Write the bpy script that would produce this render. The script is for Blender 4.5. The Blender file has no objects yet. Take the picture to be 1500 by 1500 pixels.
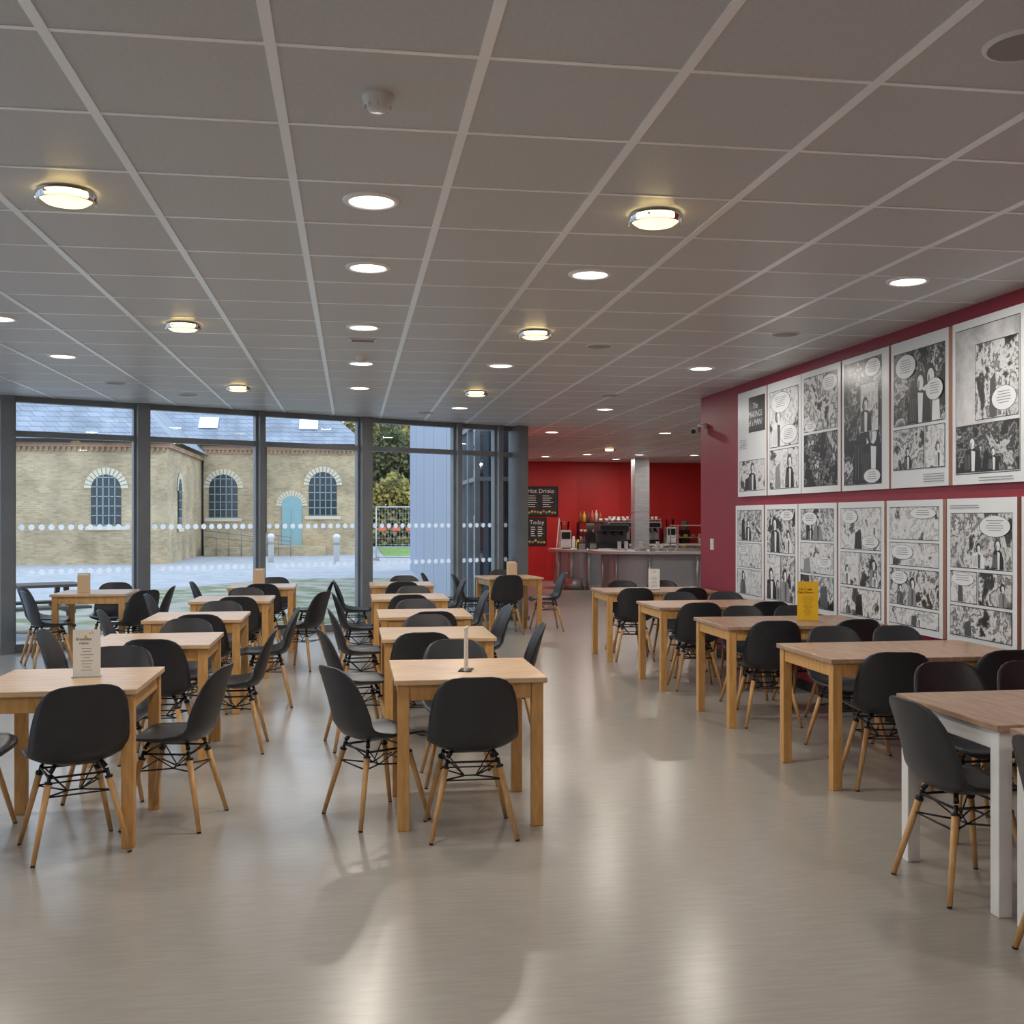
import bpy, bmesh, math, random
from mathutils import Vector, Matrix
random.seed(7)
S = bpy.context.scene
COL = S.collection
S.view_settings.view_transform = 'Standard'

# ---------------------------------------------------------------- materials
def newmat(name):
    m = bpy.data.materials.new(name); m.use_nodes = True
    nt = m.node_tree
    return m, nt, nt.nodes['Principled BSDF']
def N(nt, t, **kw):
    n = nt.nodes.new(t)
    for k, v in kw.items(): setattr(n, k, v)
    return n
def c4(c): return (c[0], c[1], c[2], 1)
def simple(name, col, rough=.5, metal=0, spec=.5):
    m, nt, b = newmat(name)
    b.inputs['Base Color'].default_value = c4(col)
    b.inputs['Roughness'].default_value = rough
    b.inputs['Metallic'].default_value = metal
    b.inputs['Specular IOR Level'].default_value = spec
    return m
def noisy(name, c1, c2, scale=(1,1,1), nscale=5, rough=.5, detail=4, coord='Position', lo=.35, hi=.65, metal=0, bump=0, spec=.5, rvar=0):
    m, nt, b = newmat(name)
    if coord == 'Position':
        g = N(nt, 'ShaderNodeNewGeometry'); out = g.outputs['Position']
    else:
        g = N(nt, 'ShaderNodeTexCoord'); out = g.outputs['Object']
    mp = N(nt, 'ShaderNodeMapping'); mp.inputs['Scale'].default_value = scale
    nt.links.new(out, mp.inputs['Vector'])
    no = N(nt, 'ShaderNodeTexNoise'); no.inputs['Scale'].default_value = nscale; no.inputs['Detail'].default_value = detail
    nt.links.new(mp.outputs[0], no.inputs['Vector'])
    r = N(nt, 'ShaderNodeValToRGB')
    r.color_ramp.elements[0].position = lo; r.color_ramp.elements[0].color = c4(c1)
    r.color_ramp.elements[1].position = hi; r.color_ramp.elements[1].color = c4(c2)
    nt.links.new(no.outputs['Fac'], r.inputs[0]); nt.links.new(r.outputs[0], b.inputs['Base Color'])
    b.inputs['Roughness'].default_value = rough; b.inputs['Metallic'].default_value = metal
    b.inputs['Specular IOR Level'].default_value = spec
    if rvar:
        mr = N(nt, 'ShaderNodeMapRange'); mr.inputs[3].default_value = rough-rvar; mr.inputs[4].default_value = rough+rvar
        nt.links.new(no.outputs['Fac'], mr.inputs[0]); nt.links.new(mr.outputs[0], b.inputs['Roughness'])
    return m
def emit(name, col, st):
    m, nt, b = newmat(name)
    b.inputs['Base Color'].default_value = c4(col)
    b.inputs['Emission Color'].default_value = c4(col); b.inputs['Emission Strength'].default_value = st
    return m
def glassmat(name, tint=(.93,.96,.97), ior=1.45, rough=0.0):
    m, nt, b = newmat(name); nt.nodes.remove(b)
    o = nt.nodes['Material Output']
    t = N(nt, 'ShaderNodeBsdfTransparent'); t.inputs[0].default_value = c4(tint)
    g = N(nt, 'ShaderNodeBsdfGlossy'); g.inputs['Roughness'].default_value = rough
    f = N(nt, 'ShaderNodeFresnel'); f.inputs[0].default_value = ior
    mx = N(nt, 'ShaderNodeMixShader')
    nt.links.new(f.outputs[0], mx.inputs[0]); nt.links.new(t.outputs[0], mx.inputs[1]); nt.links.new(g.outputs[0], mx.inputs[2])
    nt.links.new(mx.outputs[0], o.inputs['Surface'])
    return m
def transl(name, col):
    m, nt, b = newmat(name); nt.nodes.remove(b); o = nt.nodes['Material Output']
    t = N(nt, 'ShaderNodeBsdfTranslucent'); t.inputs[0].default_value = c4(col)
    d = N(nt, 'ShaderNodeBsdfDiffuse'); d.inputs[0].default_value = c4(col)
    mx = N(nt, 'ShaderNodeMixShader'); mx.inputs[0].default_value = .2
    nt.links.new(t.outputs[0], mx.inputs[1]); nt.links.new(d.outputs[0], mx.inputs[2]); nt.links.new(mx.outputs[0], o.inputs['Surface'])
    return m
def brickmat(name, c1, c2, mortar, bw=.23, bh=.08, msize=.012, rough=.9):
    m, nt, b = newmat(name)
    g = N(nt, 'ShaderNodeNewGeometry'); s = N(nt, 'ShaderNodeSeparateXYZ'); nt.links.new(g.outputs['Position'], s.inputs[0])
    a = N(nt, 'ShaderNodeMath', operation='ADD'); nt.links.new(s.outputs[0], a.inputs[0]); nt.links.new(s.outputs[1], a.inputs[1])
    c = N(nt, 'ShaderNodeCombineXYZ'); nt.links.new(a.outputs[0], c.inputs[0]); nt.links.new(s.outputs[2], c.inputs[1])
    br = N(nt, 'ShaderNodeTexBrick'); nt.links.new(c.outputs[0], br.inputs['Vector'])
    br.inputs['Color1'].default_value = c4(c1); br.inputs['Color2'].default_value = c4(c2); br.inputs['Mortar'].default_value = c4(mortar)
    br.inputs['Scale'].default_value = 1; br.inputs['Brick Width'].default_value = bw; br.inputs['Row Height'].default_value = bh
    br.inputs['Mortar Size'].default_value = msize; br.inputs['Bias'].default_value = -.2
    no = N(nt, 'ShaderNodeTexNoise'); no.inputs['Scale'].default_value = .9; no.inputs['Detail'].default_value = 6
    nt.links.new(g.outputs['Position'], no.inputs['Vector'])
    mr = N(nt, 'ShaderNodeMapRange'); mr.inputs[1].default_value = .3; mr.inputs[2].default_value = .7; mr.inputs[3].default_value = .7; mr.inputs[4].default_value = 1.2
    nt.links.new(no.outputs['Fac'], mr.inputs[0])
    mx = N(nt, 'ShaderNodeVectorMath', operation='SCALE'); nt.links.new(br.outputs['Color'], mx.inputs[0]); nt.links.new(mr.outputs[0], mx.inputs['Scale'])
    nt.links.new(mx.outputs[0], b.inputs['Base Color']); b.inputs['Roughness'].default_value = rough
    return m
def artmat(name, stops, nscale, off, rough=.3):
    m, nt, b = newmat(name)
    g = N(nt, 'ShaderNodeNewGeometry'); mp = N(nt, 'ShaderNodeMapping'); mp.inputs['Location'].default_value = off
    nt.links.new(g.outputs['Position'], mp.inputs[0])
    n1 = N(nt, 'ShaderNodeTexNoise'); n1.inputs['Scale'].default_value = nscale; n1.inputs['Detail'].default_value = 9; n1.inputs['Roughness'].default_value = .66; n1.inputs['Distortion'].default_value = .3
    nt.links.new(mp.outputs[0], n1.inputs['Vector'])
    r = N(nt, 'ShaderNodeValToRGB'); cr = r.color_ramp
    cr.elements[0].position = stops[0][0]; cr.elements[0].color = c4((stops[0][1],)*3)
    cr.elements[1].position = stops[1][0]; cr.elements[1].color = c4((stops[1][1],)*3)
    for p, cc in stops[2:]:
        e = cr.elements.new(p); e.color = c4((cc,cc*1.01,cc*1.03))
    nt.links.new(n1.outputs['Fac'], r.inputs[0]); nt.links.new(r.outputs[0], b.inputs['Base Color'])
    b.inputs['Roughness'].default_value = rough
    return m

M = {}
M['floor'] = noisy('vinyl_floor', (.335,.312,.280), (.37,.345,.31), scale=(1.5,14,1), nscale=3.5, rough=.24, detail=6, rvar=0, spec=.7)
M['ceil'] = noisy('ceiling_tile', (.54,.54,.54), (.58,.58,.58), nscale=60, rough=.42, spec=.6)
M['tbar'] = simple('ceiling_grid_white', (.97,.98,1), .30, .25, .9)
M['trim'] = simple('lamp_trim_white', (.9,.9,.9), .35)
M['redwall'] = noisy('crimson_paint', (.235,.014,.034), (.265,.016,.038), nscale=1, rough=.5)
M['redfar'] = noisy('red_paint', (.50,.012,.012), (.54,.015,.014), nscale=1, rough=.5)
M['white'] = simple('white_paint', (.75,.74,.72), .6)
M['plastic_w'] = simple('white_plastic', (.72,.71,.68), .4)
M['frame'] = noisy('grey_frame', (.165,.185,.205), (.20,.22,.24), nscale=3, rough=.38)
M['glass'] = glassmat('window_glass')
M['dot'] = transl('frosted_dot', (.95,.97,1))
M['chair'] = noisy('black_plastic', (.021,.022,.027), (.027,.028,.034), nscale=8, rough=.40, spec=.5)
M['blackmetal'] = simple('black_metal', (.012,.012,.013), .4, .3)
M['leg'] = noisy('beech_leg', (.52,.28,.10), (.64,.37,.15), scale=(6,6,1), nscale=8, coord='Object', rough=.42)
M['wood'] = noisy('oak_frame', (.52,.27,.085), (.64,.36,.13), scale=(9,9,1.5), nscale=5, coord='Object', rough=.42)
M['top'] = noisy('oak_table_top', (.54,.35,.20), (.66,.46,.28), scale=(1.5,14,4), nscale=4, coord='Object', rough=.27, detail=6)
M['topd'] = noisy('worn_table_top', (.32,.19,.12), (.48,.32,.21), scale=(10,1.5,4), nscale=4, coord='Object', rough=.32, detail=6)
M['emit'] = emit('downlight_lens', (1,.88,.76), 9)
M['emity'] = emit('warm_diffuser', (1,.76,.34), 8)
M['emity2'] = emit('warm_diffuser_lower', (1,.85,.52), 1.5)
M['cglass'] = glassmat('clear_rim', (.9,.88,.8))
M['grey'] = simple('grey_plastic', (.30,.29,.28), .6)
M['steel'] = noisy('brushed_steel', (.52,.54,.56), (.65,.67,.7), scale=(1,1,12), nscale=4, rough=.35, metal=.7)
M['csteel'] = simple('counter_panel', (.46,.51,.57), .35, .1)
M['ctop'] = simple('counter_top', (.75,.77,.80), .25, .1)
M['tan'] = simple('board_edge', (.55,.36,.28), .6)
M['paper'] = simple('poster_paper', (.72,.75,.77), .3)
M['paper2'] = simple('card_paper', (.85,.85,.82), .5)
M['ink'] = simple('poster_ink', (.014,.015,.018), .3)
M['inkg'] = simple('poster_grey', (.24,.25,.27), .4)
M['inkm'] = simple('poster_mid_grey', (.08,.085,.095), .4)
M['artd'] = artmat('artwork_dark', [(.40,.012),(.475,.02),(.49,.35),(.51,.03),(.55,.05),(.575,.62),(.64,.12)], 3.6, (0,0,0))
M['artm'] = artmat('artwork_mid', [(.38,.02),(.43,.05),(.455,.55),(.50,.68),(.52,.06),(.545,.24),(.57,.66),(.66,.10)], 3.8, (3,1,7))
M['artl'] = artmat('artwork_light', [(.34,.04),(.39,.10),(.42,.60),(.50,.72),(.525,.30),(.55,.66),(.61,.72),(.64,.10)], 4.4, (9,4,2))
M['arts'] = artmat('artwork_sky', [(.3,.25),(.45,.40),(.5,.5),(.62,.66)], 2.0, (9,4,2))
M['yellow'] = simple('yellow_card', (.85,.50,.02), .5)
M['boxwood'] = simple('plywood_box', (.62,.45,.28), .5)
M['board'] = noisy('chalkboard', (.012,.013,.015), (.03,.03,.033), nscale=6, rough=.6)
M['chalk'] = simple('chalk', (.85,.85,.82), .9)
M['pink'] = simple('chalk_pink', (.8,.2,.35), .9)
M['green'] = simple('chalk_green', (.2,.5,.12), .9)
M['orange'] = simple('chalk_yellow', (.85,.55,.08), .9)
M['amber'] = simple('amber_bottle', (.35,.14,.04), .2)
M['blue'] = simple('blue_poster', (.03,.12,.28), .6)
M['brick'] = brickmat('buff_brick', (.60,.46,.26), (.42,.28,.14), (.48,.43,.34), msize=.014)
M['brickr'] = brickmat('red_brick_trim', (.46,.24,.13), (.36,.2,.11), (.40,.34,.27))
M['cream'] = simple('cream_brick', (.72,.66,.52), .85)
M['slate'] = brickmat('roof_slate', (.33,.38,.47), (.27,.32,.41), (.19,.22,.28), bw=.5, bh=.22, msize=.02, rough=.55)
M['bwin'] = simple('dark_pane', (.03,.045,.055), .15)
M['bar'] = simple('window_bar_paint', (.30,.40,.43), .6)
M['bdoor'] = simple('pale_blue_door', (.28,.47,.52), .5)
M['sky_l'] = simple('skylight_white', (.85,.9,.95), .3)
M['ground'] = noisy('gravel', (.34,.36,.40), (.47,.49,.54), nscale=2.2, rough=.95, detail=10, lo=.3, hi=.7)
M['verge'] = noisy('mossy_gravel', (.16,.19,.09), (.36,.35,.31), nscale=1.3, rough=.95, detail=14, lo=.38, hi=.56)
M['grass'] = noisy('grass', (.14,.30,.06), (.25,.42,.10), nscale=3, rough=.95)
M['clad'] = noisy('blue_grey_cladding', (.31,.37,.49), (.325,.385,.505), nscale=.5, rough=.5)
M['joint'] = simple('cladding_joint', (.22,.27,.36), .6)
M['mirror'] = simple('facade_glass', (.30,.35,.39), .03, .85)
M['bark'] = noisy('bark', (.09,.065,.045), (.16,.125,.09), nscale=6, rough=.95)
M['leaf'] = noisy('autumn_leaves', (.17,.18,.06), (.45,.36,.12), nscale=1.2, rough=.9)
M['leafg'] = noisy('evergreen_leaves', (.05,.08,.035), (.17,.17,.08), nscale=1.2, rough=.9)
M['galv'] = simple('galvanised_wire', (.55,.57,.6), .5, .2)
M['barrier'] = simple('barrier_red', (.75,.16,.09), .5)
M['dkwood'] = simple('weathered_wood', (.10,.09,.08), .8)

# ---------------------------------------------------------------- mesh helpers
def box(bm, x0,x1,y0,y1,z0,z1, mi=0):
    vs = [bm.verts.new(p) for p in [(x0,y0,z0),(x1,y0,z0),(x1,y1,z0),(x0,y1,z0),(x0,y0,z1),(x1,y0,z1),(x1,y1,z1),(x0,y1,z1)]]
    for f in [(0,3,2,1),(4,5,6,7),(0,1,5,4),(1,2,6,5),(2,3,7,6),(3,0,4,7)]:
        fc = bm.faces.new([vs[i] for i in f]); fc.material_index = mi
    return vs
def poly(bm, pts, mi=0):
    f = bm.faces.new([bm.verts.new(p) for p in pts]); f.material_index = mi; return f
def prism(bm, pts, z0, z1, mi=0, mt=None):
    a = [bm.verts.new((p[0],p[1],z0)) for p in pts]; b = [bm.verts.new((p[0],p[1],z1)) for p in pts]
    n = len(pts)
    f = bm.faces.new(list(reversed(a))); f.material_index = mi
    f = bm.faces.new(b); f.material_index = mi if mt is None else mt
    for i in range(n):
        f = bm.faces.new([a[i], a[(i+1)%n], b[(i+1)%n], b[i]]); f.material_index = mi
def cyl(bm, p0, p1, r0, r1=None, seg=12, mi=0, smooth=True):
    r1 = r0 if r1 is None else r1
    p0 = Vector(p0); p1 = Vector(p1); d = (p1-p0).normalized()
    u = d.orthogonal().normalized(); v = d.cross(u)
    A = []; B = []
    for i in range(seg):
        a = 2*math.pi*i/seg; o = u*math.cos(a)+v*math.sin(a)
        A.append(bm.verts.new(p0+o*r0)); B.append(bm.verts.new(p1+o*r1))
    for i in range(seg):
        f = bm.faces.new([A[i],A[(i+1)%seg],B[(i+1)%seg],B[i]]); f.material_index = mi; f.smooth = smooth
    f = bm.faces.new(list(reversed(A))); f.material_index = mi
    f = bm.faces.new(B); f.material_index = mi
def lathe(bm, prof, c=(0,0,0), seg=32, mi=0, mis=None):
    rings = []
    for r, z in prof:
        if r < 1e-5: rings.append([bm.verts.new((c[0],c[1],c[2]+z))])
        else: rings.append([bm.verts.new((c[0]+r*math.cos(2*math.pi*i/seg), c[1]+r*math.sin(2*math.pi*i/seg), c[2]+z)) for i in range(seg)])
    for k in range(len(rings)-1):
        A, B = rings[k], rings[k+1]; m = mi if mis is None else mis[k]
        for i in range(seg):
            j = (i+1)%seg
            if len(A) == 1 and len(B) == 1: continue
            if len(A) == 1: f = bm.faces.new([A[0], B[i], B[j]])
            elif len(B) == 1: f = bm.faces.new([A[i], A[j], B[0]])
            else: f = bm.faces.new([A[i],A[j],B[j],B[i]])
            f.material_index = m; f.smooth = True
def mesh(bm, name, mats, recalc=True):
    if recalc: bmesh.ops.recalc_face_normals(bm, faces=bm.faces)
    me = bpy.data.meshes.new(name); bm.to_mesh(me); bm.free()
    for m in mats: me.materials.append(M[m])
    return me
def place(me, name, loc=(0,0,0), rz=0, parent=None):
    o = bpy.data.objects.new(name, me); o.location = loc; o.rotation_euler = (0,0,math.radians(rz)); COL.objects.link(o)
    if parent: o.parent = parent
    return o
def bevel(o, w=.004, seg=2):
    m = o.modifiers.new('bevel', 'BEVEL'); m.width = w; m.segments = seg; m.limit_method = 'ANGLE'
def text(body, name, loc, rot, size, mat, parent=None, align='CENTER'):
    cu = bpy.data.curves.new(name, 'FONT'); cu.body = body; cu.size = size; cu.align_x = align; cu.align_y = 'CENTER'
    cu.materials.append(M[mat])
    o = bpy.data.objects.new(name, cu); o.location = loc; o.rotation_euler = [math.radians(a) for a in rot]; COL.objects.link(o)
    if parent: o.parent = parent
    return o

# ---------------------------------------------------------------- room
H = 3.05
W0 = (.146, 15.5); WD = (math.cos(math.radians(27.07)), math.sin(math.radians(27.07)))
def wy(x): return W0[1] + (x-W0[0])*WD[1]/WD[0]
LX = -6.0
foot = [(LX,-3),(4.18,-3),(4.18,12.4),(14,12.4),(14,27),(3.75,27),(2.66,wy(2.66)),(LX,wy(LX))]
bm = bmesh.new(); prism(bm, foot, -.12, 0); place(mesh(bm,'floor',['floor']),'floor')
bm = bmesh.new(); prism(bm, foot, H, H+.25); place(mesh(bm,'ceiling',['ceil']),'ceiling')
bm = bmesh.new()
k = -8
while True:
    x = -.246 + .6585*k; k += 1
    if x > 13.9: break
    if x < LX+.05: continue
    y1 = wy(x)-.1 if x < 2.6 else (26.9 if x > 3.8 else 16.75+(x-2.66)/1.09*10.2)
    y0 = -2.9 if x < 4.15 else 12.45
    box(bm, x-.018, x+.018, y0, y1, H-.005, H+.001)
k = -10
while True:
    y = 3.985 + .66*k; k += 1
    if y > 26.9: break
    x0 = LX+.05
    if y > wy(LX)-.05: x0 = (y-W0[1])/WD[1]*WD[0]+W0[0]+.12
    if y > 16.75: x0 = 2.72+(y-16.75)*.1065
    x1 = 4.15 if y < 12.42 else 13.9
    box(bm, x0, x1, y-.011, y+.011, H-.003, H+.001)
place(mesh(bm,'ceiling_grid',['tbar']),'ceiling_grid')
bm = bmesh.new(); box(bm, 4.18,4.36,-3,12.4,0,H); place(mesh(bm,'wall_right',['redwall']),'wall_right')
bm = bmesh.new(); box(bm, 4.36,14,12.22,12.4,0,H); place(mesh(bm,'wall_return',['redwall']),'wall_return')
bm = bmesh.new(); box(bm, 3.6,14.2,27,27.2,0,H); box(bm,3.75,5.75,26.85,27,0,H); place(mesh(bm,'wall_back',['redfar']),'wall_back')
bm = bmesh.new(); box(bm, 14,14.2,12.22,27,0,H); place(mesh(bm,'wall_kitchen_side',['redfar']),'wall_kitchen_side')
bm = bmesh.new(); prism(bm, [(2.76,16.85),(3.75,27),(3.6,27),(2.62,16.9)], 0, H); place(mesh(bm,'wall_passage',['redfar']),'wall_passage')
bm = bmesh.new(); box(bm, LX-.2,4.36,-3.2,-3,0,H); place(mesh(bm,'wall_front',['white']),'wall_front')
bm = bmesh.new(); box(bm, LX-.2,LX,-3,1.5,0,H); place(mesh(bm,'wall_left',['white']),'wall_left')
bm = bmesh.new(); box(bm, 4.165,4.18,-3,12.4,0,.09); place(mesh(bm,'baseboard_right',['blackmetal']),'baseboard_right')
bm = bmesh.new(); box(bm, 5.75,13.9,26.98,27,0,.09); place(mesh(bm,'baseboard_back',['blackmetal']),'baseboard_back')

def window(name, t0, t1, mw0, mw1, loc, rz, dots=True, sill=.10):
    bm = bmesh.new()
    a = t0+mw0/2; b = t1-mw1/2
    box(bm, t0-mw0/2, t0+mw0/2, -.12, .10, 0, H, 0)
    box(bm, a, b, -.05, .06, 0, sill, 0)
    box(bm, a, b, -.05, .06, 2.57, 2.64, 0)
    box(bm, a, b, -.05, .06, H-.07, H, 0)
    for (xx) in (a, b-.03): box(bm, xx, xx+.03, -.04, .05, sill, 2.57, 0); box(bm, xx, xx+.03, -.04,.05,2.64,H-.07,0)
    poly(bm, [(a,.0,sill),(b,.0,sill),(b,.0,H-.07),(a,.0,H-.07)], 1)
    if dots:
        for z in (1.49, .95):
            n = int((b-a-.1)/.105); s = (b-a-.08)/n
            for i in range(n):
                cx = a+.04+s*(i+.5)
                poly(bm, [(cx+.036*math.cos(q*math.pi/5), -.006, z+.036*math.sin(q*math.pi/5)) for q in range(10)], 2)
    return place(mesh(bm, name, ['frame','glass','dot'], False), name, loc, rz)
ts = [.03+1.58*k for k in range(-5,2)]
ts = [-6.9]+[t for t in ts if t > -6.5]+[2.37, 2.70]
mwid = {}
for i, t in enumerate(ts): mwid[i] = .08
for i, t in enumerate(ts):
    r = round((t-.03)/1.58)
    if i < len(ts)-2 and r % 2 == 0: mwid[i] = .17
    if i < len(ts)-2 and r in (-3,-2): mwid[i] = .15
for i in range(len(ts)-1):
    window('window_%d' % (i+1), ts[i], ts[i+1], mwid[i], mwid[i+1], (W0[0],W0[1],0), 27.07)
for i in range(6):  # unseen left side, glazing added to let sky light in
    window('window_%d' % (20+i), 0, 1.81, .1, .1, (LX-.06, 1.5+i*1.81, 0), 90, dots=True)
bm = bmesh.new(); box(bm,-.09,.09,-.11,.11,0,H); box(bm,-.11,.11,-.13,.13,0,.06); place(mesh(bm,'structural_column',['frame']),'structural_column',(2.62,16.60,0),27)

# ---------------------------------------------------------------- lamps
bm = bmesh.new()
lathe(bm, [(.100,-.004),(.104,-.012),(.122,-.012),(.130,-.006),(.132,0)], mi=0)
lathe(bm, [(0,-.006),(.102,-.006)], mi=1)
dl = mesh(bm,'downlight',['trim','emit'], False)
LD = bpy.data.lights.new('downlight_beam','AREA'); LD.shape = 'DISK'; LD.size = .19; LD.energy = 17; LD.color = (1,.93,.84)
for x, y in [(.09,4.9),(.095,6.2),(.09,8.15),(.09,10.05),(.09,11.95),(1.4,6.18),(1.4,10.0),(1.4,13.9),(3.33,13.8),(3.34,9.9),(3.36,6.07),
             (-2.53,8.18),(-2.55,10.0),(-2.53,6.2),(3.33,17.6),(5.27,17.5),(5.28,23.6),(6.5,23.6),(7.8,23.6),(7.3,17.5),(4.5,24.6),(9,20.5),(6.4,25.4),
             (.09,1.5),(.09,-.6),(3.36,2.2),(-2.53,2.2),(1.4,-1.6),(-4.5,4.2),(5.3,14.2),(8,14.2)]:  # this row is out of view, downlights added to brighten the room
    o = place(dl, 'downlight', (x,y,H))
    l = bpy.data.objects.new('beam', LD); l.location = (0,0,-.016); COL.objects.link(l); l.parent = o
bm = bmesh.new()
lathe(bm, [(.07,0),(.07,-.012),(.112,-.012),(.115,-.016)], mi=0)
lathe(bm, [(.108,-.014),(.110,-.040)], mi=1)
lathe(bm, [(.110,-.040),(.09,-.055),(0,-.060)], mi=2)
lathe(bm, [(.128,-.012),(.128,-.052),(.122,-.054)], mi=3)
for a in range(3):
    q = a*2.094; cyl(bm, (.10*math.cos(q),.10*math.sin(q),-.03), (.13*math.cos(q),.13*math.sin(q),-.03), .005, mi=4, seg=8)
yl = mesh(bm,'ceiling_lamp',['trim','emity','emity2','cglass','steel'], False)
for x, y in [(-1.25,4.96),(1.43,4.91),(-1.24,8.2),(1.41,8.14),(-1.23,12.0),(1.41,12.1),(5.3,21.6),(-3.9,8.2),(-1.25,1.6),(1.43,1.6)]:
    place(yl, 'ceiling_lamp', (x,y,H))
bm = bmesh.new()
lathe(bm, [(.055,0),(.055,-.012),(.050,-.016),(.050,-.030),(.040,-.036),(.034,-.052),(0,-.056)], seg=28)
for a in range(8):
    q = a*math.pi/4; box(bm, .043*math.cos(q)-.003,.043*math.cos(q)+.003,.043*math.sin(q)-.003,.043*math.sin(q)+.003,-.05,-.03,0)
sd = mesh(bm,'smoke_detector',['plastic_w'])
for x,y in [(.09,3.68),(.09,9.67)]: place(sd,'smoke_detector',(x,y,H))
bm = bmesh.new()
lathe(bm, [(.115,0),(.112,-.008),(.100,-.010)], seg=36, mi=0); lathe(bm, [(.100,-.010),(.06,-.012),(0,-.013)], seg=36, mi=1)
sp = mesh(bm,'ceiling_speaker',['plastic_w','grey'], False)
for x,y in [(2.06,8.74),(3.37,7.95),(2.03,2.99),(-2.5,11.9),(1.0,14.6),(-1.9,12.9),(3.0,12.2)]: place(sp,'ceiling_speaker',(x,y,H))
bm = bmesh.new(); box(bm,-.11,.11,-.05,.05,-.012,0,0)
for i in range(5): box(bm,-.09,.09,-.036+i*.018-.003,-.036+i*.018+.003,-.016,-.012,1)
place(mesh(bm,'air_vent',['plastic_w','grey']),'air_vent',(.09,8.72,H))

# ---------------------------------------------------------------- chair
def chair_mesh():
    bm = bmesh.new()
    P = [(.232,.418,.105,.000,0),(.236,.432,.165,.004,0),(.222,.446,.198,.012,0),(.17,.450,.220,.026,0),(.08,.440,.228,.038,.0),(-.02,.432,.230,.050,.0),
         (-.10,.434,.231,.060,.012),(-.155,.455,.232,.055,.03),(-.188,.500,.232,.035,.048),(-.205,.560,.230,.015,.058),(-.220,.620,.226,.004,.056),
         (-.236,.680,.218,0,.050),(-.251,.735,.206,0,.040),(-.264,.780,.186,0,.028),(-.272,.806,.158,0,.018),(-.277,.822,.118,0,.008),(-.279,.828,.07,0,.003)]
    nu = 12; grid = []
    for (y,z,w,l,f) in P:
        row = []
        for i in range(nu+1):
            u = -1+2*i/nu; s = abs(u)**2.4
            row.append(bm.verts.new((u*w*(1-.04*s), y+f*s, z+l*s)))
        grid.append(row)
    for a in range(len(P)-1):
        for i in range(nu):
            f = bm.faces.new([grid[a][i],grid[a][i+1],grid[a+1][i+1],grid[a+1][i]]); f.smooth = True; f.material_index = 0
    bmesh.ops.recalc_face_normals(bm, faces=bm.faces)
    bmesh.ops.solidify(bm, geom=bm.faces[:], thickness=.009)
    for f in bm.faces: f.smooth = True
    top = {}
    for sx in (-1,1):
        for sy in (-1,1):
            t = Vector((sx*.125, sy*.115, .405)); b = Vector((sx*.215, sy*.205, 0))
            d = b-t
            cyl(bm, t+d*.12, b-d*.02, .0165, .0115, 10, 1)
            cyl(bm, b-d*.02, b, .0115, .0105, 10, 2)
            cyl(bm, t+d*.02, t+d*.22, .0095, .0095, 8, 2)
            cyl(bm, t+d*.10, t+d*.13, .019, .019, 10, 2)
            top[(sx,sy)] = (t, d)
            cyl(bm, t, (sx*.10, sy*.10, .437), .012, .010, 8, 2)
    ctr = Vector((0,0,.285))
    for (sx,sy),(t,d) in top.items():
        m = t+d*.27
        cyl(bm, m, ctr+Vector((sx*.03,0,0)), .0045, None, 6, 2)
        cyl(bm, t+Vector((0,0,-.01)), ctr+Vector((sx*.03,0,0)), .0035, None, 6, 2)
    cyl(bm, ctr-Vector((.03,0,0)), ctr+Vector((.03,0,0)), .0045, None, 6, 2)
    for s in (-1,1):
        for q,rr in ((.06,.006),):
            cyl(bm, top[(s,-1)][0]+top[(s,-1)][1]*q, top[(s,1)][0]+top[(s,1)][1]*q, rr, None, 6, 2)
            cyl(bm, top[(-1,s)][0]+top[(-1,s)][1]*q, top[(1,s)][0]+top[(1,s)][1]*q, rr, None, 6, 2)
        cyl(bm, top[(-1,s)][0]+top[(-1,s)][1]*.27, top[(1,s)][0]+top[(1,s)][1]*.27, .0045, None, 6, 2)
    return mesh(bm, 'dining_chair', ['chair','leg','blackmetal'], False)
CH = chair_mesh()
chairs = [
 (.60,5.42,0),(.13,5.76,-63),(.65,6.50,180),
 (.48,7.50,0),(.05,7.60,-80),(1.13,7.75,85),(.60,8.30,180),
 (.66,9.12,3),(.08,9.25,-85),(1.12,9.35,95),(.60,9.95,178),
 (.58,11.10,0),(.08,11.2,-85),(.70,11.95,180),(1.17,11.3,90),
 (.60,13.30,5),(.05,13.4,-90),(.70,14.15,180),(1.17,13.6,90),
 (-1.33,5.42,24),(-1.95,5.70,-90),(-.92,5.83,78),(-1.38,6.45,180),
 (-1.25,7.35,-5),(-1.86,7.78,-90),(-.80,7.60,90),(-1.25,8.22,180),
 (-1.22,9.12,0),(-1.83,9.40,-85),(-.72,9.35,95),(-1.2,9.98,180),
 (-1.12,11.06,0),(-1.8,11.3,-90),(-.52,11.55,65),(-1.15,11.93,182),
 (-1.05,13.15,0),(-1.66,13.4,-90),(-.5,13.45,90),(-1.0,14.02,180),
 (-3.42,12.7,-90),(-3.22,12.1,-62),(-2.28,12.6,90),(-2.8,13.12,180),(-2.38,12.12,50),
 (1.66,14.8,-85),(2.1,14.62,5),(2.76,15.0,90),(2.25,15.6,185),(1.25,15.0,-100),
 (2.62,4.27,-88),(3.15,5.05,180),(2.66,3.44,-85),(3.6,5.02,175),
 (3.18,6.02,-12),(3.84,6.02,0),(3.38,6.92,178),(3.88,6.90,185),
 (3.2,7.92,-6),(3.84,7.94,3),(3.4,8.72,180),(3.88,8.72,180),
 (3.2,9.68,-5),(3.86,9.70,0),(3.4,10.5,183),(3.88,10.48,180),
 (3.15,11.75,-5),(3.75,11.72,0),(3.3,12.55,180),(3.8,12.55,178)]
for x,y,r in chairs: place(CH,'dining_chair',(x,y,0),r)

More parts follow.
